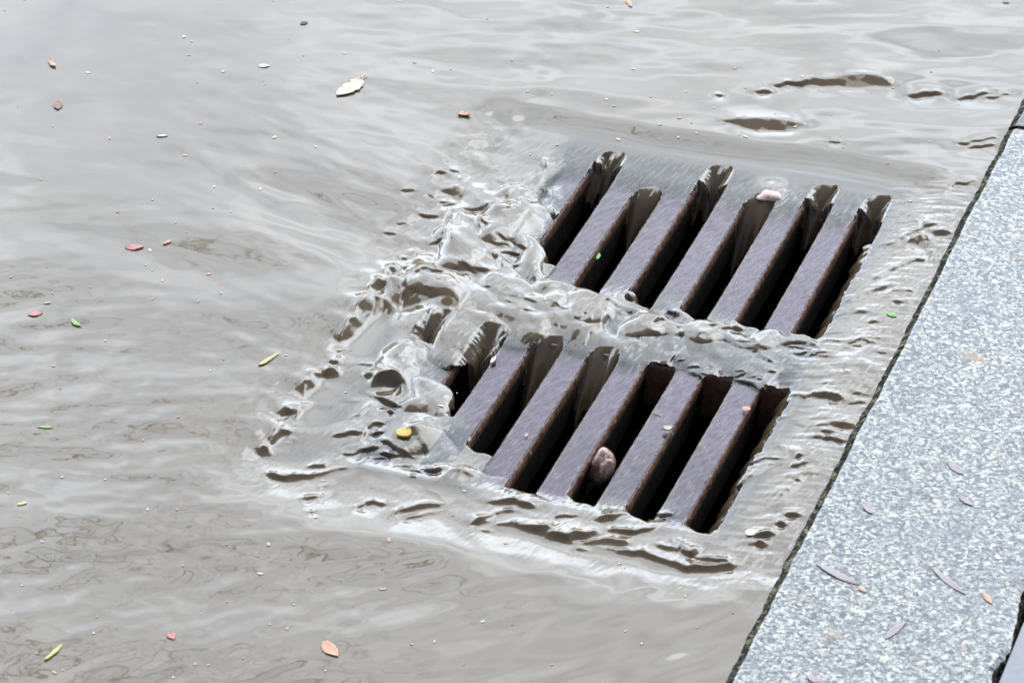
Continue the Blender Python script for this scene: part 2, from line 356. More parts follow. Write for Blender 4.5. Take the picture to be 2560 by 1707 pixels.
# traced wavelets: wanted slope field -> height by least squares (FFT Poisson)
RW, RH = W//2, H//2+1
gxr = np.zeros((RH, RW), np.float32); gyr = np.zeros((RH, RW), np.float32)
jit = np.random.default_rng(5)
def lownoise(n, cell, seed):
    rg = np.random.default_rng(seed)
    f = np.fft.rfft2(rg.standard_normal(n)); ky = np.fft.fftfreq(n[0])[:, None]; kx = np.fft.rfftfreq(n[1])[None, :]
    h = np.fft.irfft2(f*np.exp(-((kx**2+ky**2)*cell**2)*6), s=n); return h/h.std()
J1 = lownoise((RH, RW), 7, 1)*.8; J2 = lownoise((RH, RW), 7, 2)*.8
def gdir(dx, dy):                                        # picture direction -> unit ground direction
    v = SIDE*dx - AWAY*dy/math.sin(EL); return v/np.linalg.norm(v)
def add_stroke(w, pts, slope):
    pts = [(p[0]/2, p[1]/2) for p in pts]; w = max(w/2, 1.0)
    for (x0, y0), (x1, y1) in zip(pts[:-1], pts[1:]):
        m = w+6
        ax, bx = int(max(0, min(x0, x1)-m)), int(min(RW, max(x0, x1)+m)); ay, by = int(max(0, min(y0, y1)-m)), int(min(RH, max(y0, y1)+m))
        if bx <= ax or by <= ay: continue
        yy, xx = np.mgrid[ay:by, ax:bx].astype(np.float32)
        xx += J1[ay:by, ax:bx]; yy += J2[ay:by, ax:bx]
        dx, dy = x1-x0, y1-y0; l2 = dx*dx+dy*dy+1e-6
        t = np.clip(((xx-x0)*dx+(yy-y0)*dy)/l2, 0, 1)
        d = np.hypot(xx-x0-t*dx, yy-y0-t*dy)
        mk = np.clip((w/2-d)/.9+.5, 0, 1)
        L = math.sqrt(l2)
        tg = gdir(dx, dy); nn = np.array([-tg[1], tg[0]])
        if nn@AWAY < 0: nn = -nn
        nn = nn + .35*AWAY; nn /= np.linalg.norm(nn)
        gain = slope*(1.7 if L < 1.6*w else 1.15)
        gx, gy = mk*nn[0]*gain, mk*nn[1]*gain
        A, B = gxr[ay:by, ax:bx], gyr[ay:by, ax:bx]
        up = (gx*gx+gy*gy) > (A*A+B*B)
        A[up] = gx[up]; B[up] = gy[up]
def add_patch(s_cam, s_right, poly):
    pts = np.array(poly)/2; ax, ay = np.maximum(pts.min(0).astype(int)-6, 0); bx, by = pts.max(0).astype(int)+7
    bx = min(bx, RW); by = min(by, RH)
    yy, xx = np.mgrid[ay:by, ax:bx].astype(np.float32); xx += J1[ay:by, ax:bx]*1.3; yy += J2[ay:by, ax:bx]*1.3
    ins = np.zeros(xx.shape, bool); n = len(pts)
    for k in range(n):
        (x0, y0), (x1, y1) = pts[k], pts[(k+1) % n]
        c = ((y0 > yy) != (y1 > yy)); 
        with np.errstate(divide='ignore', invalid='ignore'):
            ins ^= c & (xx < (x1-x0)*(yy-y0)/(y1-y0+1e-12)+x0)
    mk = ins.astype(np.float32)
    for _ in range(2):
        mk[1:-1, 1:-1] = (mk[1:-1, 1:-1]*2+mk[:-2, 1:-1]+mk[2:, 1:-1]+mk[1:-1, :-2]+mk[1:-1, 2:])/6
    g = AWAY*s_cam - SIDE*s_right
    g = g*1.4
    A, B = gxr[ay:by, ax:bx], gyr[ay:by, ax:bx]
    A[:] = A*(1-mk)+mk*g[0]; B[:] = B*(1-mk)+mk*g[1]
for v, lst in STROKES.items():
    ox, oy, s = VIEW[v]
    for st in lst:
        add_stroke(st[0]/s*.90, [(ox+st[k]/s, oy+st[k+1]/s) for k in range(1, len(st), 2)], {'R3': 1.0, 'R4': 1.05, 'D': .70, 'R2': .70}.get(v, .80))
for v, lst in PATCHES.items():
    ox, oy, s = VIEW[v]
    for q_, (a, b, pl) in enumerate(lst):
        k_ = 1.9 if v == 'R3' and q_ < 5 else 1.0
        add_patch(a*k_, b*k_, [(ox+pl[k]/s, oy+pl[k+1]/s) for k in range(0, len(pl), 2)])
def sample(img):
    fx = np.clip(PX/2, 0, RW-1.001); fy = np.clip(PY/2, 0, RH-1.001)
    ix, iy = fx.astype(int), fy.astype(int); ax, ay = fx-ix, fy-iy
    v = img[iy, ix]*(1-ax)*(1-ay)+img[iy, ix+1]*ax*(1-ay)+img[iy+1, ix]*(1-ax)*ay+img[iy+1, ix+1]*ax*ay
    return np.where((PX >= 0) & (PX < W) & (PY >= 0) & (PY < H), v, 0)
GX, GY = sample(gxr), sample(gyr)
ky = 2*np.pi*np.fft.fftfreq(NY, D)[:, None]; kx = 2*np.pi*np.fft.rfftfreq(NX, D)[None, :]
k2 = kx**2+ky**2+1e-9; k0 = (2*np.pi/.16)**2
HT = np.fft.irfft2(-1j*(kx*np.fft.rfft2(GX)+ky*np.fft.rfft2(GY))/(k2+k0), s=(NY, NX))
Hh += HT
# smooth swelling over the stone that lies on the upper frame
sx, sy = ground(1931, 482)[:2]
Hh += .004*np.exp(-.5*(((X-sx)/.014)**2+((Y-sy)/.013)**2))

bed = np.where((X > FX0) & (X < FX1) & (Y > FY0) & (Y < FY1), 0.0, -.03)
fl_ = .0007+.0042*(1-thinf)+.085*n_film*thinf; wd_ = .0003+.0008*(1-thinf); sp_ = fl_+wd_*np.log1p(np.exp(np.clip((Hh-fl_)/wd_, -30, 30))); Hh = np.where(Hh > .016, Hh, sp_)
soft_in = sstep(FX0-.004, FX0+.045, X+.004*wob)*sstep(FY0-.004, FY0+.040, Y+.004*wob)*(1-sstep(FY1-.040, FY1+.004, Y+.004*wob))*(1-sstep(FX1-.030, FX1+.004, X+.003*wob))
thick = np.clip(Hh+.012*(1-soft_in)**2, .0006, .06)

# slots: open where no water falls, sheets of water where it does
hole = np.zeros(X.shape, bool)
for q, s in enumerate(SLOTS):
    if s['lipb'] > 1: continue
    rg = np.random.default_rng(100+q)
    xa, xb = s['i']*PITCH, s['i']*PITCH+SLOT
    jx0, jx1 = np.searchsorted(xs, xa-.008), np.searchsorted(xs, xb+.008)
    iy0, iy1 = np.searchsorted(ys, s['yb']-.01), np.searchsorted(ys, s['yt']+.012)
    sl = (slice(iy0, iy1), slice(jx0, jx1))
    x, y, h = X[sl], Y[sl], Hh[sl]
    jag = np.interp(ys[iy0:iy1], np.linspace(s['yb'], s['yt'], 110), np.abs(rg.standard_normal(110)))[:, None]
    jagb = np.interp(ys[iy0:iy1], np.linspace(s['yb'], s['yt'], 60), rg.random(60))[:, None]
    right_lip = s['i'] == 6
    el = xa-.0008-.0005*jag; er = xb+.0004+.0007*jagb
    u = np.clip((x-xa)/SLOT, 0, 1)
    ph = rg.random(6)*6.28; fold = .8*np.sin(4.2*u+ph[0])+.5*np.sin(8.5*u+ph[1]); fold2 = .7*np.sin(6.5*u+ph[2])+.6*np.sin(11*u+ph[3]); fine = np.sin(17*u+ph[4])+.7*np.sin(29*u+ph[5])
    yt = s['yt']+.004-.006*(1-(2*u-1)**2)*0+.007*(u-.5)
    d = yt-y
    z = np.full(x.shape, -1.0)
    if s['cfar']:
        c = s['cfar']*.55*(1+.28*fold)
        dd = np.maximum(d, 0)
        zf = h - c*dd**2 - .22*dd + .0024*fold2*np.clip(dd/.012, 0, 1)
        cut = s['reach']*(.75+.45*np.clip(u, 0, 1)+.30*fold2*.5+.10*fine)
        z = np.where(dd*1.0 < 1, np.where(zf > h-np.maximum(cut, .012), zf, -1), z)
    else:
        z = np.where(d < .0035+.0015*jag, h, z)
    dn = y-(s['lipb']+.004*fold*.6-.010*(u-.5))
    dn2 = np.maximum(dn, 0)
    zn = h-70*dn2**2-.15*dn2
    z = np.maximum(z, np.where(dn2 < .016, zn, -1))
    for ds in (x-el, er-x):
        ds = np.maximum(ds, 0); zs = h-75*ds**2-.12*ds
        z = np.maximum(z, np.where((h > .0034) & (ds < .0125), zs, -1))
    if right_lip:
        yr0, yr1 = (.095, .27) if s['row'] == 0 else (-.25, .012)
        wt = sstep(yr0-.02, yr0+.03, y)*sstep(yr1+.02, yr1-.03, y)
        dr = np.maximum(xb+.007*wt-x+.0015*np.sin(y*190)+.001*np.sin(y*430+1), 0)
        zr = h - 55*dr**2 - .1*dr
        z = np.maximum(z, np.where((wt > .05) & (dr < .0075+.0125*wt), zr, -1))
        er = np.where(wt > .05, xb+.05, er)
    dq = np.clip(yt+.003-y, 0, None); rr = .021; hw = np.where(dq < rr, np.sqrt(np.clip(1-(1-dq/rr)**2, 0, 1)), 1.0)
    mouth = (np.abs(x-(xa+xb)/2) < hw*SLOT/2) | (dq >= rr)
    lb = lob[sl]; nearl = y < s['lipb']+.06; mouth &= ~((lb > .0022) & nearl & (s['i'] > 0))
    tl = np.clip(1-lb/.0022, 0, 1); z = np.maximum(z, np.where(nearl & (s['i'] > 0) & (lb > .0003), h-.018*tl**2, -1))
    ins = (x > el) & (x < er) & (y > s['yb']-.003) & (y < yt+.02) & mouth
    if right_lip: ins = ins & (x < xb+.0075)
    newz = np.where(ins, z, h)
    body = ins & (z > -.9)
    hole[sl] |= ins & (z <= -.9)
    Hh[sl] = np.where(ins & (z <= -.9), h, newz)
    fall = np.clip((h-newz)/.03, 0, 1)
    thick[sl] = np.where(body & (x > xa) & (x < xb), .0055-.0032*fall, thick[sl])
hole &= True
# keep the kerb line clean and fade ripples to the plain level at the rim of the fine mesh
LEVEL = .0121
fade = np.minimum.reduce([sstep(-.80, -.68, X), sstep(-.74, -.64, Y), 1-sstep(.84, .955, Y)])
Hh = LEVEL*(1-fade)+Hh*fade

def water_mesh():
    idx = np.arange(NX*NY).reshape(NY, NX)
    q = np.stack([idx[:-1, :-1], idx[:-1, 1:], idx[1:, 1:], idx[1:, :-1]], -1)
    ho = hole[:-1, :-1] | hole[:-1, 1:] | hole[1:, 1:] | hole[1:, :-1]
    q = q[~ho].reshape(-1, 4)
    V = np.stack([X, Y, Hh], -1).reshape(-1, 3); T = thick.reshape(-1)
    used = np.zeros(len(V), bool); used[q.ravel()] = True
    remap = np.cumsum(used)-1; V = V[used]; T = T[used]; q = remap[q]
    # the rest of the flooded street, coarse
    x0, x1, y0, y1 = xs[0], xs[-1], ys[0], ys[-1]; B = 60.0
    ex = [(-B, -B), (x0, -B), (x1, -B), (-B, y0), (x0, y0), (x1, y0), (-B, y1), (x0, y1), (x1, y1), (-B, B), (x0, B), (x1, B)]
    n0 = len(V); V = np.vstack([V, np.array([(a, b, LEVEL) for a, b in ex])]); T = np.concatenate([T, np.full(12, .05)])
    eq = np.array([(0, 1, 4, 3), (1, 2, 5, 4), (3, 4, 7, 6), (6, 7, 10, 9), (7, 8, 11, 10)])+n0
    q = np.vstack([q, eq]); nf = len(q)
    me = bpy.data.meshes.new('water')
    me.vertices.add(len(V)); me.vertices.foreach_set('co', V.astype(np.float32).ravel())
    me.loops.add(nf*4); me.loops.foreach_set('vertex_index', q.astype(np.int32).ravel())
    me.polygons.add(nf); me.polygons.foreach_set('loop_start', np.arange(0, nf*4, 4, dtype=np.int32))
    me.polygons.foreach_set('use_smooth', np.ones(nf, bool))
    me.update(calc_edges=True)
    a = me.attributes.new('thickness', 'FLOAT', 'POINT'); a.data.foreach_set('value', T.astype(np.float32))
    me.materials.append(M_WATER)
    o = bpy.data.objects.new('water', me); COL.objects.link(o)
    return tag(o, kind='structure')
water_mesh()

def water_z(x, y):
    ix = int(np.clip(round((x-xs[0])/D), 0, NX-1)); iy = int(np.clip(round((y-ys[0])/D), 0, NY-1))
    return float(Hh[iy, ix])

# ------------------------------------------------------------------ road, pit, pavement
def ring(name, outer, inner, z, mat, kind='structure'):
    (a, b, c, d), (e, f, g, h) = outer, inner
    xsr, ysr = [a, e, f, b], [c, g, h, d]
    vs = [(x, y, z) for y in ysr for x in xsr]
    fs = [(r*4+k, r*4+k+1, r*4+k+5, r*4+k+4) for r in range(3) for k in range(3) if not (r == 1 and k == 1)]
    return tag(mesh_obj(name, vs, fs, mat), kind=kind)
ring('road', (-80, 80, -80, 80), (-.052, .396, -.278, .422), -.050, M_ASPH)
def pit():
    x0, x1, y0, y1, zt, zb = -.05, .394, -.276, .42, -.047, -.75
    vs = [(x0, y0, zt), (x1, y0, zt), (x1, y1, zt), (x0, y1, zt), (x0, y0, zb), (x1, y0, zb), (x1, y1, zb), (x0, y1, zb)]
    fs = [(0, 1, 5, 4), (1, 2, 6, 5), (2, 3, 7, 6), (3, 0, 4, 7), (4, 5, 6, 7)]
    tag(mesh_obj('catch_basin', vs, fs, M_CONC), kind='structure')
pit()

# ------------------------------------------------------------------ grate
grate = tag(empty('drain_grate', (.17, .07, -.045)), 'rusty cast iron storm drain grate with two rows of long slots, flooded by muddy water', 'drain grate')
bpy.context.view_layer.update()
def part(name, vs, fs, mats, midx=None, smooth=False):
    o = mesh_obj(name, [(v[0]-.17, v[1]-.07, v[2]+.045) for v in vs], fs, mats, grate, smooth, midx); return o

def bar_mesh(xa, xb, ya, yb, seed):
    rg = random.Random(seed); n = max(3, int((yb-ya)/.004)); vs, fs, mi = [], [], []
    for k in range(n+1):
        y = ya+(yb-ya)*k/n; j = [rg.gauss(0, .00045) for _ in range(4)]; jz = rg.gauss(0, .0002)
        if k in (0, n): j = [0]*4
        vs += [(xa+.004, y, -.045), (xa+.001, y, -.012), (xa+j[0], y, -.0042), (xa+.0009+j[1]*.6, y, -.0012+jz), (xa+.0024+j[1]*.6, y, -.0004),
               (xb-.0024+j[2]*.6, y, -.0004), (xb-.0009+j[2]*.6, y, -.0012-jz), (xb+j[3], y, -.0042), (xb-.001, y, -.012), (xb-.004, y, -.045)]
        if k:
            a, b = (k-1)*10, k*10
            for t in range(9):
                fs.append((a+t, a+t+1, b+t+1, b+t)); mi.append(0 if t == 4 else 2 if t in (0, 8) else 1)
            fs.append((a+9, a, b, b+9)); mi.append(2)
    fs += [tuple(range(9, -1, -1)), tuple(n*10+t for t in range(10))]; mi += [1, 1]
    return vs, [tuple(reversed(f)) for f in fs], mi
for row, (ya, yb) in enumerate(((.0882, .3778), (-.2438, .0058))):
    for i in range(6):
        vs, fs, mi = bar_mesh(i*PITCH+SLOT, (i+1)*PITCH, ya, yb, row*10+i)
        part('bar', vs, fs, [M_IRON, M_RUST, M_SLOT_SHADE], mi)
def boxes(lst):
    vs, fs, mi = [], [], []
    for x0, x1, y0, y1, z0, z1 in lst:
        b = len(vs); e = .002
        vs += [(x0, y0, z0), (x1, y0, z0), (x1, y1, z0), (x0, y1, z0), (x0, y0, z1-e), (x1, y0, z1-e), (x1, y1, z1-e), (x0, y1, z1-e),
               (x0+e, y0+e, z1), (x1-e, y0+e, z1), (x1-e, y1-e, z1), (x0+e, y1-e, z1)]
        fs += [(3, 2, 1, 0), (0, 1, 5, 4), (1, 2, 6, 5), (2, 3, 7, 6), (3, 0, 4, 7), (4, 5, 9, 8), (5, 6, 10, 9), (6, 7, 11, 10), (7, 4, 8, 11), (8, 9, 10, 11)]
        fs[-10:] = [tuple(b+v for v in f) for f in fs[-10:]]; mi += [1]*9+[0]
    return vs, fs, mi
fl = [(FX0, 0, FY0, FY1, -.045, 0), (.364, FX1, FY0, FY1, -.045, 0), (0, .364, FY0, -.244, -.045, 0), (0, .364, .378, FY1, -.045, 0)]
vs, fs, mi = boxes(fl); part('frame', vs, fs, [M_IRON, M_RUST], mi)
vs, fs, mi = boxes([(0, .364, .006, .088, -.045, 0)]); part('cross_bar', vs, fs, [M_IRON, M_RUST], mi)
sp = [(s['i']*PITCH+.0001, s['i']*PITCH+SLOT-.0001, s['yt'], .378, -.045, -.0006) for s in SLOTS if s['row'] == 0 and s['yt'] < .374]
for b_ in sp:
    vs, fs, mi = boxes([b_]); part('slot_end', vs, fs, [M_IRON, M_RUST], mi)

# ------------------------------------------------------------------ kerb and pavement
KZ = .0172
def kerb(name, y0, y1, mat, label, wavy):
    rg = random.Random(int(y0*1000)); n = int((y1-y0)/.006); vs, fs, mi = [], [], []
    w1 = w2 = 0.0; prof = 9
    for k in range(n+1):
        y = y0+(y1-y0)*k/n
        w1 = .85*w1+rg.gauss(0, .00045); w2 = .9*w2+rg.gauss(0, .0008*wavy)
        xr = .6485+w2+.003*math.sin(y*9)+.0025*math.sin(y*31)
        vs += [(KX-.001, y, -.12), (KX+w1*.5, y, .0005), (KX+.0020+w1, y, .0125), (KX+.0086+w1*.7, y, KZ-.0013), (KX+.0112+w1*.5, y, KZ),
               (xr-.008, y, KZ), (xr-.003+w2*.3, y, KZ-.003), (xr, y, KZ-.012), (xr+.001, y, -.12)]
        if k:
            a, b = (k-1)*prof, k*prof
            for t in range(prof-1):
                fs.append((a+t, b+t, b+t+1, a+t+1)); mi.append(0 if t in (3, 4, 5) else 1)
            fs.append((a+8, b+8, b, a)); mi.append(1)
    fs += [tuple(range(prof)), tuple(n*prof+t for t in range(prof-1, -1, -1))]; mi += [1, 1]
    ky_ = (y0+y1)/2
    o = mesh_obj(name, [(v[0]-KX, v[1]-ky_, v[2]+.12) for v in vs], [tuple(reversed(f)) for f in fs], [mat, M_EDGE], None, False, mi)
    o.location = (KX, ky_, -.12)
    return tag(o, label, 'kerb stone', 'granite kerb stones along the gutter')
kerb('kerb_stone', -1.0, .5335, M_GRAN, 'pale speckled granite kerb stone with dark mossy edge beside the drain', 1.0)
kerb('kerb_stone', .541, 2.0, M_GRAN2, 'dark grey kerb stone in the upper right corner beyond the joint', .6)
def pavement():
    vs = [(.6525, -60, KZ-.002), (60, -60, KZ-.002), (60, 60, KZ-.002), (.6525, 60, KZ-.002), (.6525, -60, -.10), (.6525, 60, -.10)]
    tag(mesh_obj('pavement', vs, [(0, 1, 2, 3), (0, 3, 5, 4)], M_PAVE), kind='structure')
pavement()

# ------------------------------------------------------------------ debris
def leaf_mesh(L, Wd, bend=.025, curl=.06, tip=1.0, stem=0.0, thick=.0004, seed=0, stub=False):
    """a thin closed leaf along +X, centred; pointed ends (or blunt for a stub), gently bent"""
    n, m = 14, 6; rg = random.Random(seed); top = []; vs = []; fs = []
    def width(t):
        if stub: return (1-abs(2*t-1)**6)*(.85+.15*math.sin(t*9+seed))
        return max(.02, math.sin(math.pi*min(1, t**(1/tip)))**.8)
    for s in (1, -1):
        for k in range(n+1):
            t = k/n; w = width(t)*Wd/2*(1+rg.uniform(-.16, .16)); x = (t-.5)*L; cy = bend*L*((2*t-1)**2-.4)
            for q in range(m+1):
                v = 2*q/m-1
                z = curl*Wd*(v*v*.5+.35*(2*t-1)**2) + s*thick/2*(0.3+.7*(1-v*v)) + .03*Wd*math.sin(5*t+seed)*v
                vs.append((x, cy+v*w, z))
    N = (n+1)*(m+1)
    for k in range(n):
        for q in range(m):
            a = k*(m+1)+q; fs.append((a, a+m+1, a+m+2, a+1)); b = N+a; fs.append((b, b+1, b+m+2, b+m+1))
    for k in range(n):
        for q in (0, m):
            a = k*(m+1)+q; f = (a, N+a, N+a+m+1, a+m+1); fs.append(f if q == 0 else f[::-1])
    for q in range(m):
        for k in (0, n):
            a = k*(m+1)+q; f = (a, a+1, N+a+1, N+a); fs.append(f if k == 0 else f[::-1])
    if stem > 0:
        b = len(vs); ns = 7
        for k in range(ns+1):
            t = k/ns; x = L/2-.002+stem*t; cy = bend*L*.6+.10*stem*t*t; r = .0009*(1-.5*t)
            for q in range(5):
                a = 2*math.pi*q/5; vs.append((x, cy+r*math.cos(a), curl*Wd*.3+.001+r*math.sin(a)+.12*stem*t*t))
        for k in range(ns):
            for q in range(5):
                fs.append((b+k*5+q, b+k*5+(q+1) % 5, b+(k+1)*5+(q+1) % 5, b+(k+1)*5+q))
    return vs, fs

MATS = {}
def col_mat(name, c, c2=None, rough=.5):
    if name not in MATS: MATS[name] = plain(name, c, c2, 140, rough, .0004, .4)
    return MATS[name]
CREAM = col_mat('cream_leaf', (.90, .76, .60), (.85, .62, .42)); WHITE = col_mat('white_petal', (.88, .86, .76), (.78, .70, .55))
ORANGE = col_mat('orange_bark', (.78, .48, .29), (.70, .37, .22)); RED = col_mat('red_leaf', (.66, .27, .22), (.52, .18, .16))
DRED = col_mat('dark_red_leaf', (.42, .20, .15), (.30, .13, .10)); GREEN = col_mat('green_blade', (.22, .50, .08), (.35, .55, .14))
LIME = col_mat('bright_green_leaf', (.16, .62, .05), (.10, .45, .03)); STRAW = col_mat('straw_stem', (.72, .62, .22), (.60, .50, .18))
SALMON = col_mat('salmon_flake', (.85, .45, .30), (.78, .34, .20)); BROWN = col_mat('brown_needle', (.41, .345, .35), (.46, .38, .35))
DARK = col_mat('dark_crumb', (.06, .05, .07), (.03, .03, .04)); GOLD = col_mat('gold_bud', (.75, .52, .05), (.6, .38, .04))

def px_len(L, ang):                                      # picture length at a picture angle -> metres, ground angle
    a = R(ang); v = SIDE*math.cos(a)*L/2640 + AWAY*math.sin(a)*L/2640/math.sin(EL)
    return float(np.linalg.norm(v)), math.atan2(v[1], v[0])
def debris(name, cat, label, px, py, L, Wd, ang, mat, z=None, group=None, **kw):
    lg, ga = px_len(L, ang); wm = Wd/2640*1.45
    zz = z if z is not None else .010
    p = ground(px, py, zz)
    if z is None: zz = water_z(p[0], p[1])+.0006; p = ground(px, py, zz)
    vs, fs = leaf_mesh(lg, wm, **kw)
    o = mesh_obj(name, vs, fs, mat, smooth=True)
    o.location = (p[0], p[1], zz); o.rotation_euler = (0, 0, ga)
    return tag(o, label, cat, group)
FL = 'leaf litter floating on the flood water'
o = debris('leaf', 'leaf', 'large pale cream leaf with a thin curled stem floating above the drain', 876, 219, 88, 36, 38, CREAM, group=FL, bend=.04, curl=.07, stem=.012, seed=3)
debris('petal', 'petal', 'small white petal floating to the left of the pale cream leaf', 660, 165, 32, 13, 3, WHITE, group=FL, bend=.03, seed=1)
debris('bark_chip', 'bark chip', 'orange stub of bark floating near the upper left corner', 130, 160, 30, 10, -48, ORANGE, stub=True, bend=.05, curl=.4, seed=2, thick=.002)
debris('bark_chip', 'bark chip', 'salmon orange stub floating just above the left end of the upper drain frame', 1160, 287, 34, 12, -10, SALMON, stub=True, bend=.0, curl=.4, seed=5, thick=.002)
debris('leaf', 'leaf', 'small dull red leaf scrap below the orange stub near the upper left corner', 145, 263, 28, 17, -80, DRED, group=FL, seed=6)
debris('leaf', 'leaf', 'ragged bright red leaf floating in the middle of the left side', 336, 618, 48, 19, 5, RED, group=FL, seed=7, bend=.02)
debris('bark_chip', 'bark chip', 'short orange splinter floating just right of the ragged red leaf', 418, 606, 22, 7, 28, ORANGE, stub=True, seed=8, thick=.0015)
debris('leaf', 'leaf', 'crimson leaf floating near the left edge above the green blade', 88, 784, 38, 16, 8, RED, group=FL, seed=9, bend=.03)
debris('grass_blade', 'grass blade', 'curved bright green blade floating beside the crimson leaf at the left edge', 189, 806, 34, 9, -35, GREEN, group=FL, seed=10, bend=.12)
debris('plant_stem', 'stem', 'straight yellow green stem floating left of the drain corner', 672, 898, 56, 9, 33, STRAW, stub=True, seed=11, bend=.01, thick=.0015)
debris('grass_blade', 'grass blade', 'thin flat green blade floating low on the left side', 113, 1067, 42, 6, -3, GREEN, group=FL, seed=12, bend=.03)
debris('leaf', 'leaf', 'orange pointed leaf floating at the bottom below the drain', 825, 1621, 46, 20, -42, SALMON, group=FL, seed=13, bend=.05)
debris('petal', 'petal', 'small red petal floating at the bottom left', 428, 1588, 20, 13, -50, RED, group=FL, seed=14)
debris('plant_stem', 'stem', 'green tipped straw stem floating in the bottom left corner', 134, 1630, 46, 8, 42, STRAW, stub=True, seed=15, thick=.0012)
debris('plant_stem', 'stem', 'short cream sliver floating left of centre in calm water', 405, 340, 30, 7, 2, WHITE, stub=True, seed=16, thick=.0012)
debris('bark_chip', 'bark chip', 'orange sliver floating at the top edge', 1573, 8, 28, 10, -70, ORANGE, stub=True, seed=17, thick=.0015)
debris('leaf', 'leaf', 'dark purple crumb of leaf floating near the top left of centre', 760, 58, 22, 12, 20, DARK, group=FL, seed=18)
debris('leaf', 'leaf', 'tiny dark red scrap floating in the top right corner', 2515, 6, 22, 8, 0, DRED, group=FL, seed=19)
debris('plant_stem', 'stem', 'pale yellow sliver floating at the lower left under the ripples', 55, 1259, 22, 8, 15, STRAW, stub=True, seed=20, thick=.0012)
debris('leaf', 'leaf', 'thin salmon scrap floating just above the crimson leaf', 118, 757, 22, 5, 4, SALMON, group=FL, seed=33)
debris('bud', 'bud', 'golden yellow bud caught where water plunges into the left slot', 1010, 1083, 34, 28, 25, GOLD, seed=21, curl=.12, thick=.003)
debris('leaf', 'leaf', 'bright green leaf scrap stuck on the rusty edge of an upper slot', 1496, 641, 19, 6, 65, LIME, z=.003, seed=22)
debris('leaf', 'leaf', 'light green leaf scrap drifting between the upper slots and the kerb', 2229, 787, 26, 10, -20, LIME, seed=23)
debris('leaf', 'leaf', 'small salmon flake stuck on the last bar of the lower row', 1866, 1021, 20, 12, -15, SALMON, z=.0035, seed=24)
debris('seed', 'seed', 'cream seed crumb stuck on the bar beside the pebble slot', 1670, 1072, 26, 11, 5, CREAM, z=.0035, seed=25, curl=.5, thick=.002)
debris('leaf', 'leaf', 'golden scrap stuck on the left bar of the lower row', 1233, 899, 22, 7, 55, CREAM, z=.0035, seed=26)
debris('petal', 'petal', 'pale cream petal drifting by the lower right end of the drain', 1877, 1330, 24, 18, 30, CREAM, seed=27)
KG = 'dead leaves lying on the kerb stone'
kz = KZ+.0005
def kd(name, cat, label, x0, y0, x1, y1, w, mat, seed, **kw):
    L = math.hypot(x1-x0, y1-y0); debris(name, cat, label, (x0+x1)/2, (y0+y1)/2, L, w, math.degrees(math.atan2(y0-y1, x1-x0)), mat, z=kz, group=KG, seed=seed, **kw)
kd('leaf', 'leaf', 'longest slender brown leaf lying on the kerb near its mossy edge', 2045, 1411, 2140, 1458, 14, BROWN, 41, bend=.03, curl=.05)
kd('leaf', 'leaf', 'slender reddish brown leaf lying on the right half of the kerb', 2338, 1424, 2405, 1480, 13, BROWN, 42, bend=.02, curl=.05)
kd('leaf', 'leaf', 'short brown leaf slanting up to the right on the lower kerb', 2212, 1592, 2262, 1558, 13, BROWN, 43, bend=-.03, curl=.05)
kd('leaf', 'leaf', 'tiny orange sliver on the kerb near the right border', 2461, 1482, 2476, 1506, 9, ORANGE, 44, curl=.05)
kd('leaf', 'leaf', 'small reddish leaf on the kerb halfway up the right side', 2400, 1238, 2428, 1262, 12, BROWN, 45, curl=.05)
kd('leaf', 'leaf', 'small triangular mauve leaf scrap on the kerb', 2163, 1258, 2178, 1282, 14, BROWN, 46, curl=.05)
kd('leaf', 'leaf', 'bright orange chip beside the longest brown leaf on the kerb', 2148, 1466, 2164, 1478, 9, ORANGE, 47, curl=.05)
kd('leaf', 'leaf', 'rusty leaf scrap at the bottom border of the kerb', 2020, 1690, 2050, 1704, 14, BROWN, 48, curl=.05)
kd('leaf', 'leaf', 'mottled reddish leaf lying high on the kerb at the right', 2372, 1150, 2402, 1184, 15, BROWN, 49, curl=.05)

def pebble(name, label, loc, scale, rot, mat, seed, rough=1.0):
    bm = bmesh.new(); bmesh.ops.create_icosphere(bm, subdivisions=4, radius=1)
    rg = random.Random(seed); ks = [(Vector((rg.gauss(0, 1), rg.gauss(0, 1), rg.gauss(0, 1)))*2.4, rg.uniform(0, 6), rg.uniform(.02, .06)*rough) for _ in range(14)]
    for v in bm.verts:
        f = 1+sum(a*math.sin(k.dot(v.co)+p) for k, p, a in ks); v.co = Vector((v.co.x*scale[0], v.co.y*scale[1], v.co.z*scale[2]))*f
    me = bpy.data.meshes.new(name); bm.to_mesh(me); bm.free(); me.materials.append(mat)
    me.polygons.foreach_set('use_smooth', [True]*len(me.polygons))
    o = bpy.data.objects.new(name, me); COL.objects.link(o); o.location = loc; o.rotation_euler = rot
    return tag(o, label, 'pebble')
def pebble_mat(name, stops, rough):
    g = G(name); P = g.n('ShaderNodeTexCoord').outputs['Object']
    n = g.noise(P, 130, 5, .7, 1.0)
    return g.finish(principled(g, g.ramp(n, stops), rough, g.bump(n, .002, .7), 1.5, .7))
M_PEB = pebble_mat('wet_brown_stone', [(.3, (.24, .11, .10)), (.45, (.45, .21, .18)), (.55, (.65, .42, .35)), (.66, (.85, .78, .72))], .12)
M_PNK = pebble_mat('pale_pink_stone', [(.36, (.62, .26, .20)), (.50, (.74, .50, .42)), (.64, (.80, .70, .62))], .12)
pebble('pebble', 'glossy reddish brown pebble wedged in a slot of the lower row', (.2390, -.160, -.0065), (.0092, .0100, .0140), (.2, .1, .3), M_PEB, 4, 3.4)
p = ground(1931, 482, .004); pebble('pebble', 'pale pink pebble washed over by water at the top of an upper slot', (p[0], p[1], .0016), (.0165, .0125, .0050), (0, 0, .9), M_PNK, 9, 2.2)

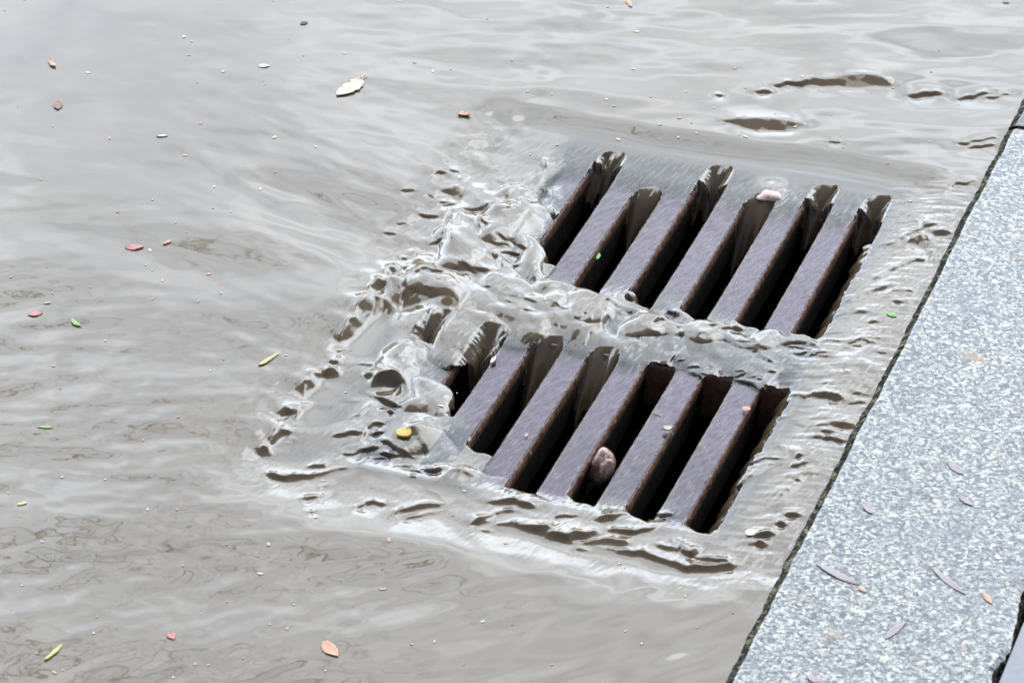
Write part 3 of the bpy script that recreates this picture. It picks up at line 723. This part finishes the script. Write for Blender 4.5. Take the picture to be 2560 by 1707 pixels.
# tiny floating crumbs: nobody could count them
def specks():
    rg = random.Random(3); vs, fs, mi = [], [], []
    k = 0
    while k < 180:
        px, py = rg.uniform(-60, 2400), rg.uniform(-40, 1740)
        if 1180 < px < 2150 and 380 < py < 1340 and rg.random() < .93: continue
        p = ground(px, py, .012)
        if p[0] > KX-.01: continue
        z = water_z(p[0], p[1])+.0004; r = rg.choice([.0006, .0008, .0010, .0012, .0017]); a = rg.uniform(0, 6.28); el = rg.uniform(1, 2.2)
        b = len(vs)
        for s, hh in ((1.0, 0), (.85, .00025)):
            for q in range(6):
                t = 2*math.pi*q/6; x, y = r*s*el*math.cos(t), r*s*math.sin(t)*rg.uniform(.8, 1.1)
                vs.append((p[0]+x*math.cos(a)-y*math.sin(a), p[1]+x*math.sin(a)+y*math.cos(a), z+hh))
        fs += [tuple(b+6+q for q in range(6))]+[(b+q, b+(q+1) % 6, b+6+(q+1) % 6, b+6+q) for q in range(6)]
        c = rg.choice([0, 0, 1, 1, 2, 2]); mi += [c]*7; k += 1
    tag(mesh_obj('floating_crumbs', vs, fs, [WHITE, CREAM, ORANGE], None, False, mi), 'tiny cream and orange crumbs scattered over the flood water', 'crumbs', kind='stuff')
specks()

# ------------------------------------------------------------------ sky, sun
SUN_AZ, SUN_EL = AZ+R(36), R(46)
w = bpy.data.worlds.new('World'); sc.world = w; w.use_nodes = True
nt = w.node_tree; nt.nodes.clear()
class WG(G):
    def __init__(s, t): s.t = t
g = WG(nt)
outw = g.n('ShaderNodeOutputWorld')
sky = g.n('ShaderNodeTexSky'); sky.sky_type = 'NISHITA'; sky.sun_disc = False; sky.sun_elevation = SUN_EL; sky.sun_rotation = SUN_AZ
dirv = g.n('ShaderNodeTexCoord').outputs['Generated']
def dot(v): return g.n('ShaderNodeVectorMath', {0: dirv, 1: v}, operation='DOT_PRODUCT').outputs['Value']
side = dot((SIDE[0], SIDE[1], 0)); frw = dot((AWAY[0], AWAY[1], 0)); zz = dot((0, 0, 1))
elv = g.math('ARCSINE', zz); azm = g.math('ARCTAN2', side, frw)
cn = g.noise(dirv, 5.5, 5, .55, .3); cn2 = g.noise(dirv, 12.0, 6, .6, .6)
edge_n = g.math('MULTIPLY', g.math('SUBTRACT', cn2, .5), .35)
e2 = g.math('ADD', elv, edge_n); a2 = g.math('ADD', g.math('ABSOLUTE', azm), edge_n)
def smooth(v, a, b):
    return g.n('ShaderNodeMapRange', {'Value': v, 'From Min': a, 'From Max': b, 'To Min': 0.0, 'To Max': 1.0}, interpolation_type='SMOOTHSTEP').outputs[0]
bank = g.math('MULTIPLY', g.math('MULTIPLY', smooth(elv, R(3), R(9)), smooth(e2, R(57), R(53))), smooth(a2, R(62), R(50)))
cl = g.math('ADD', .02, g.math('MULTIPLY', g.math('ADD', g.math('MULTIPLY', cn, .55), g.math('MULTIPLY', cn2, .45)), 1.98))
tint = g.ramp(cn2, [(.35, (.81, .95, 1.12)), (.65, (.88, .985, 1.09))])
CLOUD = 39.3
# bare twigs of the street trees across the lower part of the cloud bank, seen only as reflections
mpv = g.n('ShaderNodeMapping', {'Vector': dirv, 'Scale': (1, 1, 1)}).outputs[0]
wn = g.n('ShaderNodeTexNoise', {'Vector': dirv, 'Scale': 14.0, 'Detail': 3.0}).outputs['Color']
wv = g.n('ShaderNodeVectorMath', {0: dirv, 1: g.n('ShaderNodeVectorMath', {0: wn, 'Scale': .05}, operation='SCALE').outputs[0]}, operation='ADD').outputs[0]
vor = g.n('ShaderNodeTexVoronoi', {'Vector': wv, 'Scale': 15.0}, feature='DISTANCE_TO_EDGE').outputs['Distance']
tw = g.math('MULTIPLY', smooth(vor, .029, .014), g.math('MULTIPLY', smooth(elv, R(33.5), R(36)), smooth(azm, R(-.5), R(-3.5))))
glow = g.math('ADD', 1.0, g.math('ADD', g.math('MULTIPLY', smooth(elv, R(25), R(12)), .24), g.math('MULTIPLY', smooth(g.math('ABSOLUTE', azm), R(13), R(34)), .4)))
da = g.math('DIVIDE', g.math('SUBTRACT', azm, R(5.5)), R(5.5)); de = g.math('DIVIDE', g.math('SUBTRACT', elv, R(28.4)), R(2.0))
spot = smooth(g.math('ADD', g.math('ADD', g.math('MULTIPLY', da, da), g.math('MULTIPLY', de, de)), g.math('MULTIPLY', g.math('SUBTRACT', cn2, .5), 2.2)), 1.0, .1)
glow = g.math('ADD', glow, g.math('MULTIPLY', spot, .42))
cl = g.math('MULTIPLY', cl, glow)
cloud = g.n('ShaderNodeVectorMath', {0: tint, 'Scale': g.math('MULTIPLY', cl, CLOUD)}, operation='SCALE').outputs[0]
cloud = g.mix(g.math('MULTIPLY', tw, .95), cloud, (6.0, 5.0, 4.0))
veil = g.mix(smooth(zz, .25, .95), (3.2, 3.3, 3.6), (2.4, 2.6, 3.0))
skyc = g.mix(.35, sky.outputs[0], veil)
col = g.mix(bank, skyc, cloud)
bg = g.n('ShaderNodeBackground', {'Color': col, 'Strength': .10})
nt.links.new(bg.outputs[0], outw.inputs['Surface'])

sun = bpy.data.lights.new('sun', 'SUN'); sun.energy = .9; sun.angle = R(40); sun.color = (1, .97, .92)
so = bpy.data.objects.new('sun', sun); COL.objects.link(so)
sd = Vector((math.sin(SUN_AZ)*math.cos(SUN_EL), math.cos(SUN_AZ)*math.cos(SUN_EL), math.sin(SUN_EL)))
so.rotation_euler = sd.to_track_quat('Z', 'Y').to_euler(); so.location = sd*20

sc.view_settings.view_transform = 'Standard'; sc.view_settings.look = 'None'
sc.view_settings.exposure = .06; sc.view_settings.gamma = 1
try:
    sc.cycles.use_denoising = True; sc.cycles.transparent_max_bounces = 12
    sc.cycles.max_bounces = 8
except Exception: pass
